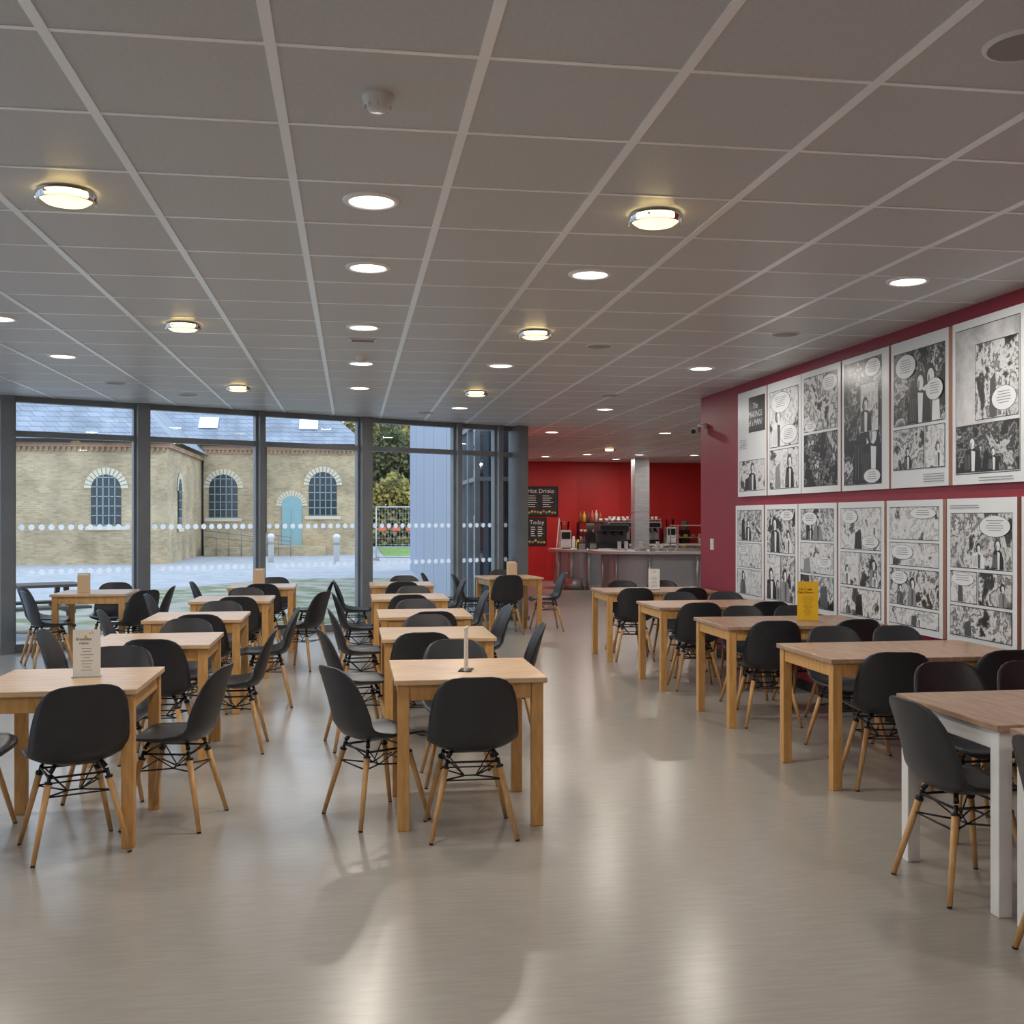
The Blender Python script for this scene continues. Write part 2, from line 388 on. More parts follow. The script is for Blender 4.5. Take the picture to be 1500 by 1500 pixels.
# ---------------------------------------------------------------- tables
def table_mesh(w, d, leg, top):
    bm = bmesh.new(); h = .775
    box(bm,-w/2,w/2,-d/2,d/2,h-.028,h,1)
    i = .018; L = .06
    for sx in (-1,1):
        for sy in (-1,1):
            x = sx*(w/2-i-L/2); y = sy*(d/2-i-L/2)
            box(bm,x-L/2,x+L/2,y-L/2,y+L/2,0,h-.0285,0)
    for s in (-1,1):
        y = s*(d/2-i-.02); box(bm,-w/2+i+L,w/2-i-L,y-.01,y+.01,h-.11,h-.0285,0)
        x = s*(w/2-i-.02); box(bm,x-.01,x+.01,-d/2+i+L,d/2-i-L,h-.11,h-.0285,0)
    return mesh(bm,'dining_table',[leg,top])
TS = table_mesh(.79,.79,'wood','top'); TR = table_mesh(1.30,.82,'wood','topd'); TW = table_mesh(1.30,.80,'white','topd')
for x,y,r in [(.61,5.83,0),(.60,7.70,0),(.62,9.32,0),(.60,11.3,0),(.62,13.52,0),(-1.42,5.75,0),(-1.31,7.55,0),(-1.28,9.3,0),(-1.2,11.25,0),(-1.07,13.35,0),(-2.83,12.5,0),(2.2,14.92,8)]:
    bevel(place(TS,'dining_table',(x,y,0),r))
for x,y in [(3.42,6.28),(3.47,8.15),(3.46,9.92),(3.45,11.95)]: bevel(place(TR,'dining_table',(x,y,0)))
for x,y in [(3.19,4.30),(3.21,3.45)]: bevel(place(TW,'dining_table',(x,y,0)))

T = .7755
def card(name, x, y, rz, w, h, mat, title=None):
    bm = bmesh.new()
    box(bm,-w/2,w/2,-.0025,.0025,.004,h,0)
    box(bm,-w/2-.003,w/2+.003,-.035,.035,0,.004,1)
    for s in (-1,1):
        z = h*.60
        while z > h*.12:
            ww = w*random.uniform(.12,.30)
            poly(bm,[(-ww,s*.0036,z),(ww,s*.0036,z),(ww,s*.0036,z+.002),(-ww,s*.0036,z+.002)],2); z -= .016
        for k in range(5):
            cx = w*.15+random.uniform(-.03,.03); cz = h*.87+random.uniform(-.015,.015)
            poly(bm,[(cx-.006,s*.0037,cz),(cx+.006,s*.0037,cz),(cx,s*.0037,cz+.012)],3)
    o = place(mesh(bm,name,[mat,'cglass','ink','orange'],False),name,(x,y,T),rz)
    if title: text(title,'lettering',(-w*.1,-.0045,h*.76),(90,0,0),w*.15,'ink',o)
    return o
card('menu_card',-1.36,5.80,4,.135,.245,'paper2',title='Breakfast\nmenu')
card('menu_card',.615,5.75,76,.13,.235,'paper2')
card('yellow_sign_card',3.63,8.12,-12,.165,.315,'yellow',title='The Crafty\nCafe Scheme')
card('menu_card',3.45,11.9,-8,.13,.24,'paper2')
def holder(x,y,rz):
    bm = bmesh.new()
    box(bm,-.065,.065,-.045,-.037,0,.19,0); box(bm,-.065,.065,.037,.045,0,.21,0); box(bm,-.065,-.057,-.037,.037,0,.19,0); box(bm,.057,.065,-.037,.037,0,.19,0); box(bm,-.057,.057,-.037,.037,0,.008,0)
    box(bm,-.05,.05,-.02,-.012,.01,.20,1)
    place(mesh(bm,'cutlery_holder',['boxwood','paper2']),'cutlery_holder',(x,y,T),rz)
holder(-2.95,12.45,10); holder(-1.12,13.35,-5); holder(2.25,14.95,5)

# ---------------------------------------------------------------- posters
def poster(y0, w, z0, z1, layout, title=None):
    bm = bmesh.new(); X = 4.150; h = z1-z0
    box(bm, X, 4.179, y0-w, y0, z0, z1, 1)
    bm.faces.ensure_lookup_table()
    for f in bm.faces:
        if abs(f.calc_center_median().x-X) < 1e-5: f.material_index = 0
    dd = [.0010]
    def step(): dd[0] += .0001; return dd[0]
    def q(u0,v0,u1,v1,mi):
        d = step(); poly(bm,[(X-d,y0-u0*w,z0+v0*h),(X-d,y0-u1*w,z0+v0*h),(X-d,y0-u1*w,z0+v1*h),(X-d,y0-u0*w,z0+v1*h)],mi)
    def pg(pts,mi):
        d = step(); poly(bm,[(X-d,y0-u*w,z0+v*h) for u,v in pts],mi)
    asp = w/h
    def ell(cu,cv,ru,rv,mi,n=20,a0=0,a1=360):
        pg([(cu+ru*math.cos(math.radians(a0+(a1-a0)*i/n)),cv+rv*math.sin(math.radians(a0+(a1-a0)*i/n))) for i in range(n)],mi)
    def figure(cu,vb,hh,dark,clip):
        r = hh*.17; ru = r/asp*.85; lo,hi = clip
        def C(u): return min(max(u,lo),hi)
        sh = vb+hh*.56; bw = hh*random.uniform(.28,.42)/asp; ln = random.uniform(-.25,.25)*ru
        pg([(C(cu-bw),vb),(C(cu+bw),vb),(C(cu+bw*.95),vb+hh*.3),(C(cu+bw*.72),sh-.01),(C(cu+ru*.6),sh+hh*.05),(C(cu-ru*.5),sh+hh*.06),(C(cu-bw*.75),sh),(C(cu-bw*.97),vb+hh*.28)],dark)
        pg([(C(cu-bw*.05),vb),(C(cu+bw*.28),vb),(C(cu+bw*.35),sh-.01),(C(cu-bw*.1),sh)],0 if dark==5 else 8)
        for k in range(4):
            a = cu-bw*.8+k*bw*.17
            if lo < a and a+.01 < hi: pg([(a,vb+hh*.05),(a+.006,vb+hh*.05),(a+.012+ln*.2,sh-hh*.1),(a+.007+ln*.2,sh-hh*.1)],7)
        if lo < cu-ru*1.3 and cu+ru*1.3 < hi:
            cu2 = cu+ln
            pg([(cu2+ru*1.25*math.cos(t*.4488)*(1+.12*math.sin(t*5)),vb+hh*.78+r*1.15*math.sin(t*.4488)*(1+.1*math.cos(t*3))) for t in range(14)],5 if random.random()<.7 else 8)
            ell(cu2+ru*.2,vb+hh*.73,ru*.75,r*.85,0); ell(cu2-ru*.2,vb+hh*.70,ru*.25,r*.5,7,8)
    idx = {'d':2,'m':3,'l':4,'k':5,'s':6}
    for (kind,u0,v0,u1,v1) in layout:
        if kind == 'b':
            cu,cv,ru,rv = (u0+u1)/2,(v0+v1)/2,(u1-u0)/2,(v1-v0)/2
            ell(cu,cv,ru*1.03,rv*1.04,5,n=24); ell(cu,cv,ru,rv,0,n=24)
            v = cv+rv*.5
            while v > cv-rv*.55:
                k = random.uniform(.40,.60); q(cu-ru*k,v,cu+ru*k,v+.005,7); v -= .016
        elif kind == 't':
            v = v1-.012
            while v > v0: q(u0,v,u0+(u1-u0)*random.uniform(.7,1),v+.005,7); v -= .016
        else:
            q(u0,v0,u1,v1,5); q(u0+.006,v0+.005,u1-.006,v1-.005,idx[kind])
            if kind in 'dml':
                hh = v1-v0; W = u1-u0
                if random.random() < .6:
                    a = u0+W*random.uniform(.05,.7); bw = W*random.uniform(.1,.28); vt = v0+hh*random.uniform(.4,.9)
                    pg([(a,v0+.008),(min(a+bw,u1-.01),v0+.008),(min(a+bw*.8,u1-.01),vt),(a+bw*.1,vt-hh*.1)],random.choice([5,7,8,0]))
                for j in range(random.choice([0,1,1,2])):
                    s = random.uniform(.45,.95)*hh; s = min(s,W*.9*asp*1.6)
                    cu = random.uniform(u0+.18*W,u1-.18*W)
                    figure(cu,v0+.008,s,random.choice([5,5,8,7,0]),(u0+.01,u1-.01))
    o = place(mesh(bm,'comic_poster',['paper','tan','artd','artm','artl','ink','arts','inkg','inkm'],False),'comic_poster')
    if title:
        text(title,'lettering',(X-.015,y0-.67*w,z0+.76*h),(90,0,-90),.088,'paper',o)
top = [
 ([('l',.06,.05,.94,.34),('k',.40,.60,.95,.93),('t',.08,.45,.35,.55)],'The\nMAKINGS\nof a MAN?'),
 ([('l',.07,.05,.93,.40),('l',.07,.42,.93,.92),('b',.12,.72,.7,.90),('b',.40,.44,.9,.60)],None),
 ([('m',.07,.50,.93,.95),('d',.07,.05,.93,.48),('b',.55,.80,.92,.93),('b',.1,.5,.4,.58)],None),
 ([('d',.05,.04,.86,.96),('l',.42,.42,.80,.78),('b',.52,.82,.84,.95),('b',.5,.05,.84,.15)],None),
 ([('d',.05,.42,.95,.92),('m',.05,.12,.60,.40),('l',.62,.12,.95,.40),('b',.10,.74,.46,.90),('b',.64,.56,.92,.70),('t',.6,.02,.95,.09)],None),
 ([('s',.05,.06,.95,.95),('m',.34,.38,.93,.84),('d',.06,.07,.94,.36),('b',.58,.42,.90,.56),('t',.4,.01,.95,.045)],None)]
edge = [11.07,10.235,9.42,8.59,7.75,6.895]
for i,(l,t) in enumerate(top): poster(edge[i], .805, 1.83, 2.945, l, t)
bot = [
 [('m',.07,.62,.93,.95),('l',.07,.34,.93,.60),('l',.07,.05,.93,.32),('b',.1,.48,.5,.58)],
 [('m',.07,.52,.93,.95),('l',.07,.05,.50,.50),('m',.52,.05,.93,.50),('b',.5,.84,.9,.94)],
 [('m',.07,.66,.93,.95),('l',.07,.36,.93,.64),('m',.07,.05,.93,.34),('b',.12,.8,.52,.92),('b',.5,.42,.9,.52)],
 [('l',.06,.60,.94,.95),('l',.06,.30,.48,.58),('m',.50,.30,.94,.58),('l',.06,.05,.94,.28),('b',.1,.82,.45,.93),('b',.55,.62,.9,.72)],
 [('l',.06,.70,.94,.95),('l',.06,.50,.94,.68),('m',.06,.20,.94,.48),('l',.06,.05,.94,.18),('b',.1,.55,.5,.66),('b',.45,.86,.9,.94),('b',.1,.36,.4,.46)],
 [('m',.06,.52,.94,.90),('l',.06,.28,.46,.50),('m',.48,.28,.94,.50),('m',.06,.05,.94,.26),('b',.5,.74,.92,.88),('b',.08,.4,.42,.49),('t',.06,.92,.6,.96)]]
for i,l in enumerate(bot): poster(edge[i]+.07, .80, .74, 1.735, l)
poster(6.06,.805,1.83,2.945,top[3][0]); poster(6.12,.80,.74,1.735,bot[0])

bm = bmesh.new(); box(bm,4.165,4.18,11.93,12.02,1.23,1.36,0); box(bm,4.158,4.165,11.955,11.995,1.27,1.32,0)
place(mesh(bm,'light_switch',['plastic_w']),'light_switch')
bm = bmesh.new()
cyl(bm,(4.18,12.2,2.70),(4.08,12.2,2.70),.03,.02,12,0); cyl(bm,(4.08,12.2,2.70),(4.06,12.2,2.66),.015,.015,8,0)
cyl(bm,(4.10,12.27,2.66),(3.98,12.08,2.62),.038,.038,16,0); cyl(bm,(3.98,12.08,2.62),(3.975,12.07,2.618),.03,.03,16,1)
place(mesh(bm,'security_camera',['plastic_w','ink']),'security_camera')

# ---------------------------------------------------------------- servery
def arcpts(cx,cy,rx,ry,a0,a1,n): return [(cx+rx*math.cos(math.radians(a0+(a1-a0)*i/n)), cy+ry*math.sin(math.radians(a0+(a1-a0)*i/n))) for i in range(n+1)]
bm = bmesh.new()
pts = arcpts(5.25,24.0,.70,.75,180,360,20)+[(6.4,24.0),(6.4,24.5),(4.55,24.5)]
prism(bm, arcpts(5.25,24.0,.60,.62,180,360,20)+[(6.3,24.0),(6.3,24.4),(4.65,24.4)], .08,.84,0)
prism(bm, pts, .84,.90,1)
for a in (200,235,270):
    q = math.radians(a); cyl(bm,(5.25+.64*math.cos(q),24+.66*math.sin(q),0),(5.25+.64*math.cos(q),24+.66*math.sin(q),.84),.05,None,16,2)
cyl(bm,(4.95,23.5,0),(4.95,23.5,.25),.22,None,24,2)
place(mesh(bm,'serving_counter',['csteel','ctop','steel']),'serving_counter')
bm = bmesh.new()
prism(bm, arcpts(6.9,22.3,1.45,.55,180,270,16)+[(10,21.75),(10,22.9),(5.45,22.9)], .06,.82,0)
prism(bm, arcpts(6.9,22.25,1.75,.75,180,270,16)+[(10.1,21.5),(10.1,23.0),(5.15,23.0)], .84,.90,1)
for x,y in [(5.35,22.4),(5.55,22.0),(6.2,21.72),(7.2,21.6)]:
    cyl(bm,(x,y,0),(x,y,.84),.035,None,12,2)
for x in (7.4,7.9,8.4): box(bm,x,x+.02,21.72,21.75,.1,.8,2)
place(mesh(bm,'serving_counter',['csteel','ctop','steel']),'serving_counter')
bm = bmesh.new(); box(bm,5.8,11,26.2,26.85,0,.90,0); box(bm,5.77,11.05,26.12,26.84,.90,.95,1)
for i in range(8): box(bm,5.85+i*.62,6.4+i*.62,26.18,26.2,.08,.85,2)
place(mesh(bm,'back_bar_counter',['csteel','ctop','steel']),'back_bar_counter')
bm = bmesh.new(); box(bm,-.18,.18,-.18,.18,0,H,0); box(bm,-.2,.2,-.2,.2,0,.1,0); box(bm,-.19,.19,-.19,.19,1.75,1.77,1)
place(mesh(bm,'steel_column',['steel','grey']),'steel_column',(6.9,25.0,0))
bm = bmesh.new(); cyl(bm,(0,0,.951),(0,0,H),.03,None,12,0); cyl(bm,(0,0,H-.04),(0,0,H),.06,None,12,0); cyl(bm,(0,0,.951),(0,0,.99),.06,None,12,0); place(mesh(bm,'steel_pole',['plastic_w']),'steel_pole',(7.1,26.35,0))
def coffee(x,y,z,w=.75,dark=False):
    bm = bmesh.new()
    box(bm,-w/2,w/2,-.25,.25,.0,.10,1); box(bm,-w/2,w/2,-.02,.25,.10,.42,0); box(bm,-w/2,w/2,-.27,.25,.40,.56,0)
    box(bm,-w/2+.03,w/2-.03,-.285,-.27,.42,.53,1)
    for s in (-1,0,1):
        cyl(bm,(s*w*.28,-.15,.40),(s*w*.28,-.15,.31),.035,.035,12,1); cyl(bm,(s*w*.28,-.15,.32),(s*w*.28,-.36,.30),.014,.018,8,1)
    box(bm,-w/2,w/2,-.24,.24,.60,.62,0)
    for s in (-1,1):
        for t in (-1,1): cyl(bm,(s*(w/2-.02),t*.22,.56),(s*(w/2-.02),t*.22,.66),.008,None,6,0)
    for k in range(5): lathe(bm,[(.0,0),(.03,0),(.042,.07),(.036,.07),(.028,.01)],(-w/2+.08+k*(w-.16)/4,-.1,.62),12,2)
    return place(mesh(bm,'coffee_machine',['inkm' if dark else 'steel','blackmetal','plastic_w']),'coffee_machine',(x,y,z))
coffee(6.72,26.48,.951,.62); coffee(7.5,26.5,.951,.6); coffee(6.0,24.23,.901,.72,True)
def jar(bm,x,y,z,r,h,mi,neck=.4):
    lathe(bm,[(0,0),(r,0),(r,h*.7),(r*neck,h*.85),(r*neck,h),(0,h)],(x,y,z),14,mi)
bm = bmesh.new()
box(bm,-.32,.32,-.14,.14,0,.02,0); box(bm,-.32,.32,-.14,.14,.27,.29,0); box(bm,-.32,.32,-.14,.14,.52,.54,0)
for s in (-.32,.30): box(bm,s,s+.02,-.14,.14,.02,.52,0)
for i in range(6): jar(bm,-.26+i*.105,-.03,.54,.038,random.uniform(.24,.32),[4,1,3,5,2,4][i])
for i in range(5): jar(bm,-.24+i*.115,-.03,.02,.04,.17,[2,2,1,3,2][i],.8)
for i in range(6): lathe(bm,[(0,0),(.03,0),(.042,.07),(.036,.07),(.028,.01)],(-.24+i*.095,-.05,.29),12,2)
place(mesh(bm,'syrup_bottle_rack',['blackmetal','orange','plastic_w','dkwood','amber','barrier']),'syrup_bottle_rack',(6.0,26.5,.951))
bm = bmesh.new()
box(bm,-.12,.12,-.16,.16,0,.42,0); box(bm,-.10,.10,-.17,-.16,.22,.38,1); box(bm,-.1,.1,-.22,-.16,0,.02,1); lathe(bm,[(.09,0),(.11,.18),(.1,.2),(0,.2)],(0,0,.42),16,2)
dm = mesh(bm,'drinks_dispenser',['plastic_w','ink','cglass'])
place(dm,'drinks_dispenser',(4.86,24.1,.901)); place(dm,'drinks_dispenser',(8.1,26.5,.951))
bm = bmesh.new(); box(bm,-.1,.1,-.14,.14,0,.35,0); lathe(bm,[(.05,.35),(.09,.5),(.09,.58),(0,.58)],(0,0,0),14,1); box(bm,-.05,.05,-.2,-.14,.1,.25,0)
gm = mesh(bm,'coffee_grinder',['blackmetal','dkwood'])
place(gm,'coffee_grinder',(5.48,24.2,.901)); place(gm,'coffee_grinder',(8.5,26.5,.951))
def cabinet(x,y,z,w,h):
    bm = bmesh.new()
    box(bm,-w/2,w/2,-.28,.28,0,.05,0); box(bm,-w/2,w/2,-.28,.28,h-.02,h,0); box(bm,-w/2+.02,w/2-.02,-.24,.24,h*.5,h*.5+.012,0)
    for s in (-1,1):
        for t in (-1,1): box(bm,s*(w/2-.012)-.012,s*(w/2-.012)+.012,t*.268-.012,t*.268+.012,.05,h-.02,0)
    poly(bm,[(-w/2,-.27,.05),(w/2,-.27,.05),(w/2,-.27,h-.02),(-w/2,-.27,h-.02)],1)
    for i in range(5):
        for l in (.05,h*.5+.012): lathe(bm,[(0,0),(.05,0),(.055,.03),(.03,.06),(0,.065)],(-w/2+.1+i*(w-.2)/4,0,l),12,2+(i%2))
    place(mesh(bm,'display_cabinet',['steel','cglass','tan','orange']),'display_cabinet',(x,y,z))
cabinet(7.35,22.3,.901,.9,.55); cabinet(8.6,22.3,.901,1.0,.5)
bm = bmesh.new()
for i in range(12):
    x = 5.75+i*.09+random.uniform(-.02,.02); y = 22.3+random.uniform(-.25,.35); n = random.choice([1,2,3,4])
    for k in range(n): lathe(bm,[(0,0),(.03,0),(.045,.055),(.04,.055),(.026,.008),(0,.008)],(x,y,.90+k*.045),12,0)
for i in range(4):
    x = 6.15+i*.2
    for k in range(6): lathe(bm,[(0,0),(.05,0),(.085,.012),(.05,.006)],(x,22.0,.90+k*.012),16,0)
place(mesh(bm,'crockery_stack',['plastic_w']),'crockery_stack')
bm = bmesh.new()
for i in range(3): jar(bm,5.08+i*.1,24.15,.901,.04,[.28,.2,.24][i],[0,2,3][i],.6)
place(mesh(bm,'condiment_jar_group',['plastic_w','barrier','orange','dkwood']),'condiment_jar_group')
bm = bmesh.new()
for i in range(14):
    jar(bm,8.9+i*.13,26.5,.951,.045,random.uniform(.18,.34),i%4,.6)
place(mesh(bm,'storage_jar_group',['plastic_w','barrier','steel','dkwood']),'storage_jar_group')
bm = bmesh.new()
for i in range(2): box(bm,5.02+i*.26,5.24+i*.26,23.46,23.50,.901,1.06,0)
for i in range(2):
    for k in range(4): box(bm,5.05+i*.26,5.20+i*.26,23.452,23.456,.92+k*.03,.93+k*.03,1)
place(mesh(bm,'counter_sign_row',['board','chalk']),'counter_sign_row')
def chalk(x0,x1,z0,z1,head,deco=True):
    Y = 26.849; bm = bmesh.new(); box(bm,x0,x1,Y-.025,Y,z0,z1,0)
    for a in [(x0-.015,x0,z0,z1),(x1,x1+.015,z0,z1),(x0-.015,x1+.015,z0-.015,z0),(x0-.015,x1+.015,z1,z1+.015)]: box(bm,a[0],a[1],Y-.035,Y,a[2],a[3],1)
    w = x1-x0; z = z1-.24
    while z > z0+.17:
        for cx in ((x0+.08, x0+.42*w),(x0+.55*w,x0+.88*w)):
            L = (cx[1]-cx[0])*random.uniform(.6,1); box(bm,cx[0],cx[0]+L,Y-.028,Y-.026,z,z+.018,2)
        z -= .055
    n = int(w/.075)
    for i in range(n):
        cx = x0+.05+i*.075; cz = z0+.06+random.uniform(0,.05)
        poly(bm,[(cx+.032*math.cos(a*.785),Y-.03,cz+.032*math.sin(a*.785)) for a in range(8)],3+i%3)
    o = place(mesh(bm,'chalkboard_menu',['board','blackmetal','chalk','pink','green','orange']),'chalkboard_menu')
    text(head,'lettering',((x0+x1)/2,Y-.03,z1-.11),(90,0,0),.15,'chalk',o)
chalk(4.36,5.22,1.67,2.40,'Hot Drinks'); chalk(4.45,4.92,.92,1.60,'Today')
for z0,z1 in ((1.25,1.65),(.9,1.15)):
    bm = bmesh.new(); box(bm,4.22,4.34,26.83,26.849,z0,z1,0); box(bm,4.24,4.32,26.825,26.83,z1-.14,z1-.04,1); place(mesh(bm,'notice_poster',['blue','paper2']),'notice_poster')
bm = bmesh.new(); cyl(bm,(5.0,26.2,0),(5.22,26.6,1.6),.012,None,8,0); cyl(bm,(5.4,26.2,0),(5.22,26.6,1.6),.012,None,8,0); cyl(bm,(5.22,26.78,0),(5.22,26.6,1.6),.012,None,8,0); cyl(bm,(5.08,26.33,.5),(5.32,26.33,.5),.01,None,8,0)
place(mesh(bm,'easel_stand',['plastic_w']),'easel_stand')

# ---------------------------------------------------------------- outside
G = -.14
bm = bmesh.new(); poly(bm,[(-80,-40,0),(80,-40,0),(80,160,0),(-80,160,0)]); place(mesh(bm,'ground_outside',['ground'],False),'ground_outside',(0,0,G))
bm = bmesh.new(); poly(bm,[(-7,17.5,0),(-3,16.5,0),(1.9,19,0),(1.9,31,0),(-2,31,0),(-6,25,0)],0); place(mesh(bm,'gravel_verge',['verge'],False),'gravel_verge',(0,0,G+.01))
bm = bmesh.new(); poly(bm,[(1.5,47,0),(9,47,0),(9,64,0),(1.5,64,0)],0); place(mesh(bm,'grass_lawn',['grass'],False),'grass_lawn',(0,0,G+.02))

def arch(bm, c, w, z0, h, axis, surround=True, fill=2, bars=True):
    r = w/2; zs = z0+h-r
    def P(u, z, o):
        return (c[0]+u, c[1]-o, z) if axis == 'x' else (c[0]+o, c[1]+u, z)
    def outline(rr, zb):
        return [(-rr,zb)]+[(rr,zb)]+[(rr*math.cos(a*math.pi/14), zs+rr*math.sin(a*math.pi/14)) for a in range(15)]
    if surround:
        R = r+.26; n = 14
        for a in range(n):
            a0 = a*math.pi/n+.02; a1 = (a+1)*math.pi/n-.02
            poly(bm,[P(r*math.cos(a0),zs+r*math.sin(a0),.04),P(R*math.cos(a0),zs+R*math.sin(a0),.04),P(R*math.cos(a1),zs+R*math.sin(a1),.04),P(r*math.cos(a1),zs+r*math.sin(a1),.04)],3)
        poly(bm,[P(-r-.2,z0-.15,.08),P(r+.2,z0-.15,.08),P(r+.2,z0,.08),P(-r-.2,z0,.08)],3)
    poly(bm,[P(u,z,.03) for u,z in outline(r,z0)],fill)
    if bars:
        for k in range(1,5):
            u = -r+2*r*k/5; zt = zs+math.sqrt(max(0,r*r-u*u))
            poly(bm,[P(u-.02,z0,.05),P(u+.02,z0,.05),P(u+.02,zt,.05),P(u-.02,zt,.05)],4)
        z = z0+.02
        while z < z0+h-.1:
            e = r if z < zs else math.sqrt(max(0,r*r-(z-zs)**2))
            poly(bm,[P(-e,z,.05),P(e,z,.05),P(e,z+.035,.05),P(-e,z+.035,.05)],4); z += .36
bm = bmesh.new()
YM = 51.5; YW = 42.; XC = -6.94
box(bm,-40,.5,YM,60,G,5.05,0)
box(bm,-24,XC,YW,YM+.1,G,4.5,0)
box(bm,-6.9,.62,YM-.12,YM,4.80,5.0,1); box(bm,-24,XC+.12,YW-.12,YW,4.28,4.45,1); box(bm,XC,XC+.12,YW,YM,4.28,4.45,1)
for i in range(36): x = -6.8+i*.2; box(bm,x,x+.1,YM-.1,YM,4.62,4.8,1)
for i in range(80): x = -22.9+i*.2; box(bm,x,x+.1,YW-.1,YW,4.12,4.28,1)
box(bm,-7,.8,YM-.30,YM-.12,5.0,5.12,6); box(bm,-24,XC+.3,YW-.3,YW-.12,4.45,4.57,6)
poly(bm,[(-40,YM-.3,5.1),(.8,YM-.3,5.1),(-4.2,YM+5.5,9.6),(-40,YM+5.5,9.6)],5)
poly(bm,[(.8,YM-.3,5.1),(.8,61,5.1),(-4.2,YM+5.5,9.6)],5)
poly(bm,[(-24,YW-.3,4.55),(XC+.3,YW-.3,4.55),(-11,YW+5,8.6),(-24,YW+5,8.6)],5)
poly(bm,[(XC+.3,YW-.3,4.55),(XC+.3,YM+1,4.55),(-11,YM+4,8.6),(-11,YW+5,8.6)],5)
slope = 4.5/5.8
for x in (-7.2,-2.5):
    y = YM+.6; z = 5.1+(.9)*slope
    poly(bm,[(x,y,z+.08),(x+.9,y,z+.08),(x+.9,y+.75,z+.75*slope+.08),(x,y+.75,z+.75*slope+.08)],7)
arch(bm,(-5.95,YM),1.30,1.60,2.05,'x'); arch(bm,(-1.35,YM),1.30,1.70,2.10,'x')
arch(bm,(-9.15,YW),1.08,1.30,1.95,'x'); arch(bm,(-14.2,YW),1.08,1.30,1.95,'x')
arch(bm,(XC,45.0),1.0,1.2,2.0,'y')
arch(bm,(-2.80,YM),.95,.30,2.35,'x',True,8,False)
box(bm,-3.25,-2.35,YM-.07,YM-.04,.3,2.0,8); box(bm,-2.82,-2.78,YM-.09,YM-.07,.3,2.0,4)
box(bm,-3.9,-1.2,YM-1.6,YM-.02,G,.28,0)
for x,y in [(-4.0,YM-.15),(XC+.08,YM-.3)]: cyl(bm,(x,y,G),(x,y,5 if x > -5 else 4.4),.05,None,8,6)
place(mesh(bm,'brick_building',['brick','brickr','bwin','cream','bar','slate','blackmetal','sky_l','bdoor'],False),'brick_building')
bm = bmesh.new()
prism(bm,[(-6.6,YM-1.75),(-3.95,YM-1.75),(-3.95,YM-.3),(-6.6,YM-.3)],G,.25,0)
for i in range(8):
    x = -6.6+i*.55; z = 1.35-.09*i; cyl(bm,(x,YM-1.8,G),(x,YM-1.8,z),.022,None,6,1)
for o in (0,.3,.6): cyl(bm,(-6.6,YM-1.8,1.35-o),(-2.75,YM-1.8,.72-o*.6),.02,None,6,1)
place(mesh(bm,'access_ramp',['brick','inkg']),'access_ramp')
bm = bmesh.new(); lathe(bm,[(0,0),(.11,0),(.11,.95),(.14,.97),(.14,1.05),(.09,1.12),(0,1.14)],seg=16); lathe(bm,[(.113,.7),(.113,.8)],seg=16,mi=1)
bo = mesh(bm,'bollard',['plastic_w','grey'])
for x,y in ((-3.14,42.9),(-.57,41.6)): place(bo,'bollard',(x,y,G))
bm = bmesh.new()
for k in range(3):
    x0 = k*3.0; x1 = x0+2.9
    for x in (x0,x1): cyl(bm,(x,0,0),(x,0,2.2),.028,None,8,0); box(bm,x-.12,x+.12,-.3,.3,0,.12,2)
    for z in (.15,2.2): cyl(bm,(x0,0,z),(x1,0,z),.028,None,8,0)
    n = 24
    for i in range(1,n): x = x0+(x1-x0)*i/n; cyl(bm,(x,0,.15),(x,0,2.2),.006,None,4,0)
    for i in range(1,8): z = .15+2.05*i/8; cyl(bm,(x0,0,z),(x1,0,z),.006,None,4,0)
    for i in range(5): box(bm,x0+.1+i*.56,x0+.1+i*.56+.3,-.05,-.03,1.22,1.38,1)
place(mesh(bm,'mesh_fence',['galv','barrier','grey']),'mesh_fence',(1.0,44,G))
bm = bmesh.new()
prism(bm,[(1.95,19.4),(2.80,19.4),(3.52,27),(3.52,36),(1.95,36)],G,6.5,0); box(bm,2.02,2.55,17.1,19.4,G,6.5,1)
for y in (17.1,18.2,19.3): box(bm,1.97,2.05,y-.04,y+.06,G,6.5,2)
for z in (.0,2.2,3.1,4.6): box(bm,1.98,2.04,17.1,19.4,z,z+.07,2); box(bm,2.0,2.55,17.04,17.1,z,z+.07,2)
for y in (22,25.5,29,32.5): box(bm,1.945,1.95,y,y+.02,G,6.5,3)
place(mesh(bm,'annex_building',['clad','mirror','frame','joint']),'annex_building')
bm = bmesh.new()
for i in range(5): box(bm,-.9,.9,-.36+i*.15,-.23+i*.15,.72,.76,0)
for s in (-1,1):
    for i in range(2): box(bm,-.9,.9,s*.62+i*.14-.13,s*.62+i*.14,.42,.46,0)
    x = s*.65
    for t in (-1,1):
        vs = box(bm,x-.03,x+.03,-.05,.05,0,.72,0)
        for v in vs: v.co.y += t*(.62-.5*v.co.z)
    box(bm,x-.03,x+.03,-.72,.72,.36,.42,0)
place(mesh(bm,'picnic_table',['dkwood']),'picnic_table',(-4.9,16.6,G),27)
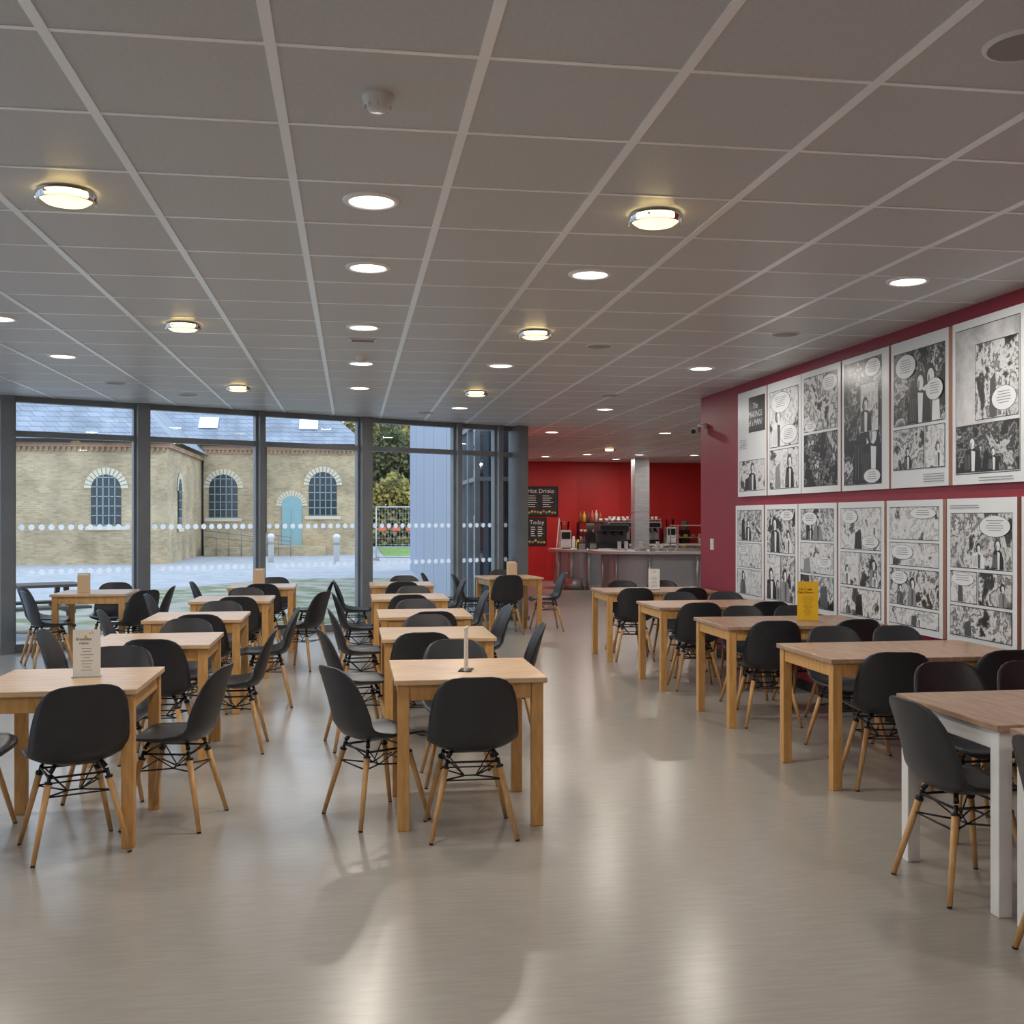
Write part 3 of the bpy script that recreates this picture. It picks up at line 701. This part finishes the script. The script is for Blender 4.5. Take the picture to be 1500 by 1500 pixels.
def tree(x,y,h,leaf,seed,n=2600,lo=.25,sp=.28):
    random.seed(seed); bm = bmesh.new()
    cyl(bm,(0,0,0),(.1,0,h*.9),.18+h*.008,.04,8,0)
    cl = []
    for i in range(16):
        a = random.uniform(0,6.28); z = h*random.uniform(lo,.9); L = h*sp*(1.15-z/h)+.6
        e = Vector((math.cos(a)*L,math.sin(a)*L,z+L*.5)); cyl(bm,(0,0,z),e,.06,.015,5,0); cl.append(e); cl.append(e*.6+Vector((0,0,z*.4)))
    for i in range(n):
        c = random.choice(cl); p = c+Vector((random.gauss(0,.8),random.gauss(0,.8),random.gauss(0,.7)))
        s = random.uniform(.10,.22); u = Vector((random.gauss(0,1),random.gauss(0,1),random.gauss(0,1))).normalized(); v = u.orthogonal().normalized()
        poly(bm,[p-u*s,p+v*s,p+u*s,p-v*s],1)
    place(mesh(bm,'tree',['bark',leaf],False),'tree',(x,y,G))
tree(2.2,79,13,'leaf',1); tree(5.0,82,15,'leafg',2,3600,.1); tree(3.6,89,17,'leafg',4,4200,.08,.34); tree(-.5,87,16,'leafg',5,4200,.1,.34); tree(1.4,96,19,'leafg',6,4200,.05,.34)
tree(-12,80,15,'leaf',9,3000)
for x0,y0,nm,lf,sd,hh in ((-2,71,'shrub_bank','leafg',21,8.5),(-2,66,'shrub_bank','leaf',22,4.6)):
    random.seed(sd); bm = bmesh.new()
    for i in range(30):
        x = random.uniform(0,14); cyl(bm,(x,random.uniform(0,2),0),(x+random.uniform(-.4,.4),1,hh*random.uniform(.7,1.1)),.09,.02,5,0)
    for i in range(10000):
        x = random.uniform(0,14); z = hh*random.random()**.8*(.85+.15*math.sin(x*1.7)); p = Vector((x,random.uniform(0,2.5),z))
        s = random.uniform(.10,.2); u = Vector((random.gauss(0,1),random.gauss(0,1),random.gauss(0,1))).normalized(); v = u.orthogonal().normalized()
        poly(bm,[p-u*s,p+v*s,p+u*s,p-v*s],1)
    place(mesh(bm,nm,['bark',lf],False),nm,(x0,y0,G))

# ---------------------------------------------------------------- world, camera
w = bpy.data.worlds.new('overcast'); S.world = w; w.use_nodes = True
nt = w.node_tree; bg = nt.nodes['Background']
s = N(nt,'ShaderNodeSeparateXYZ'); tc = N(nt,'ShaderNodeTexCoord'); nt.links.new(tc.outputs['Generated'],s.inputs[0])
r = N(nt,'ShaderNodeValToRGB'); r.color_ramp.elements[0].position = .0; r.color_ramp.elements[0].color = (.80,.88,.98,1)
r.color_ramp.elements[1].position = .7; r.color_ramp.elements[1].color = (.72,.85,1,1)
nt.links.new(s.outputs[2], r.inputs[0]); nt.links.new(r.outputs[0], bg.inputs[0]); bg.inputs[1].default_value = 2.05

cam = bpy.data.cameras.new('camera'); co = bpy.data.objects.new('camera', cam); COL.objects.link(co)
cam.sensor_width = 36; cam.lens = 37.44; cam.shift_y = .006; cam.clip_end = 400
co.location = (0,0,1.6); co.rotation_euler = (math.radians(90),0,math.radians(-8.57))
S.camera = co
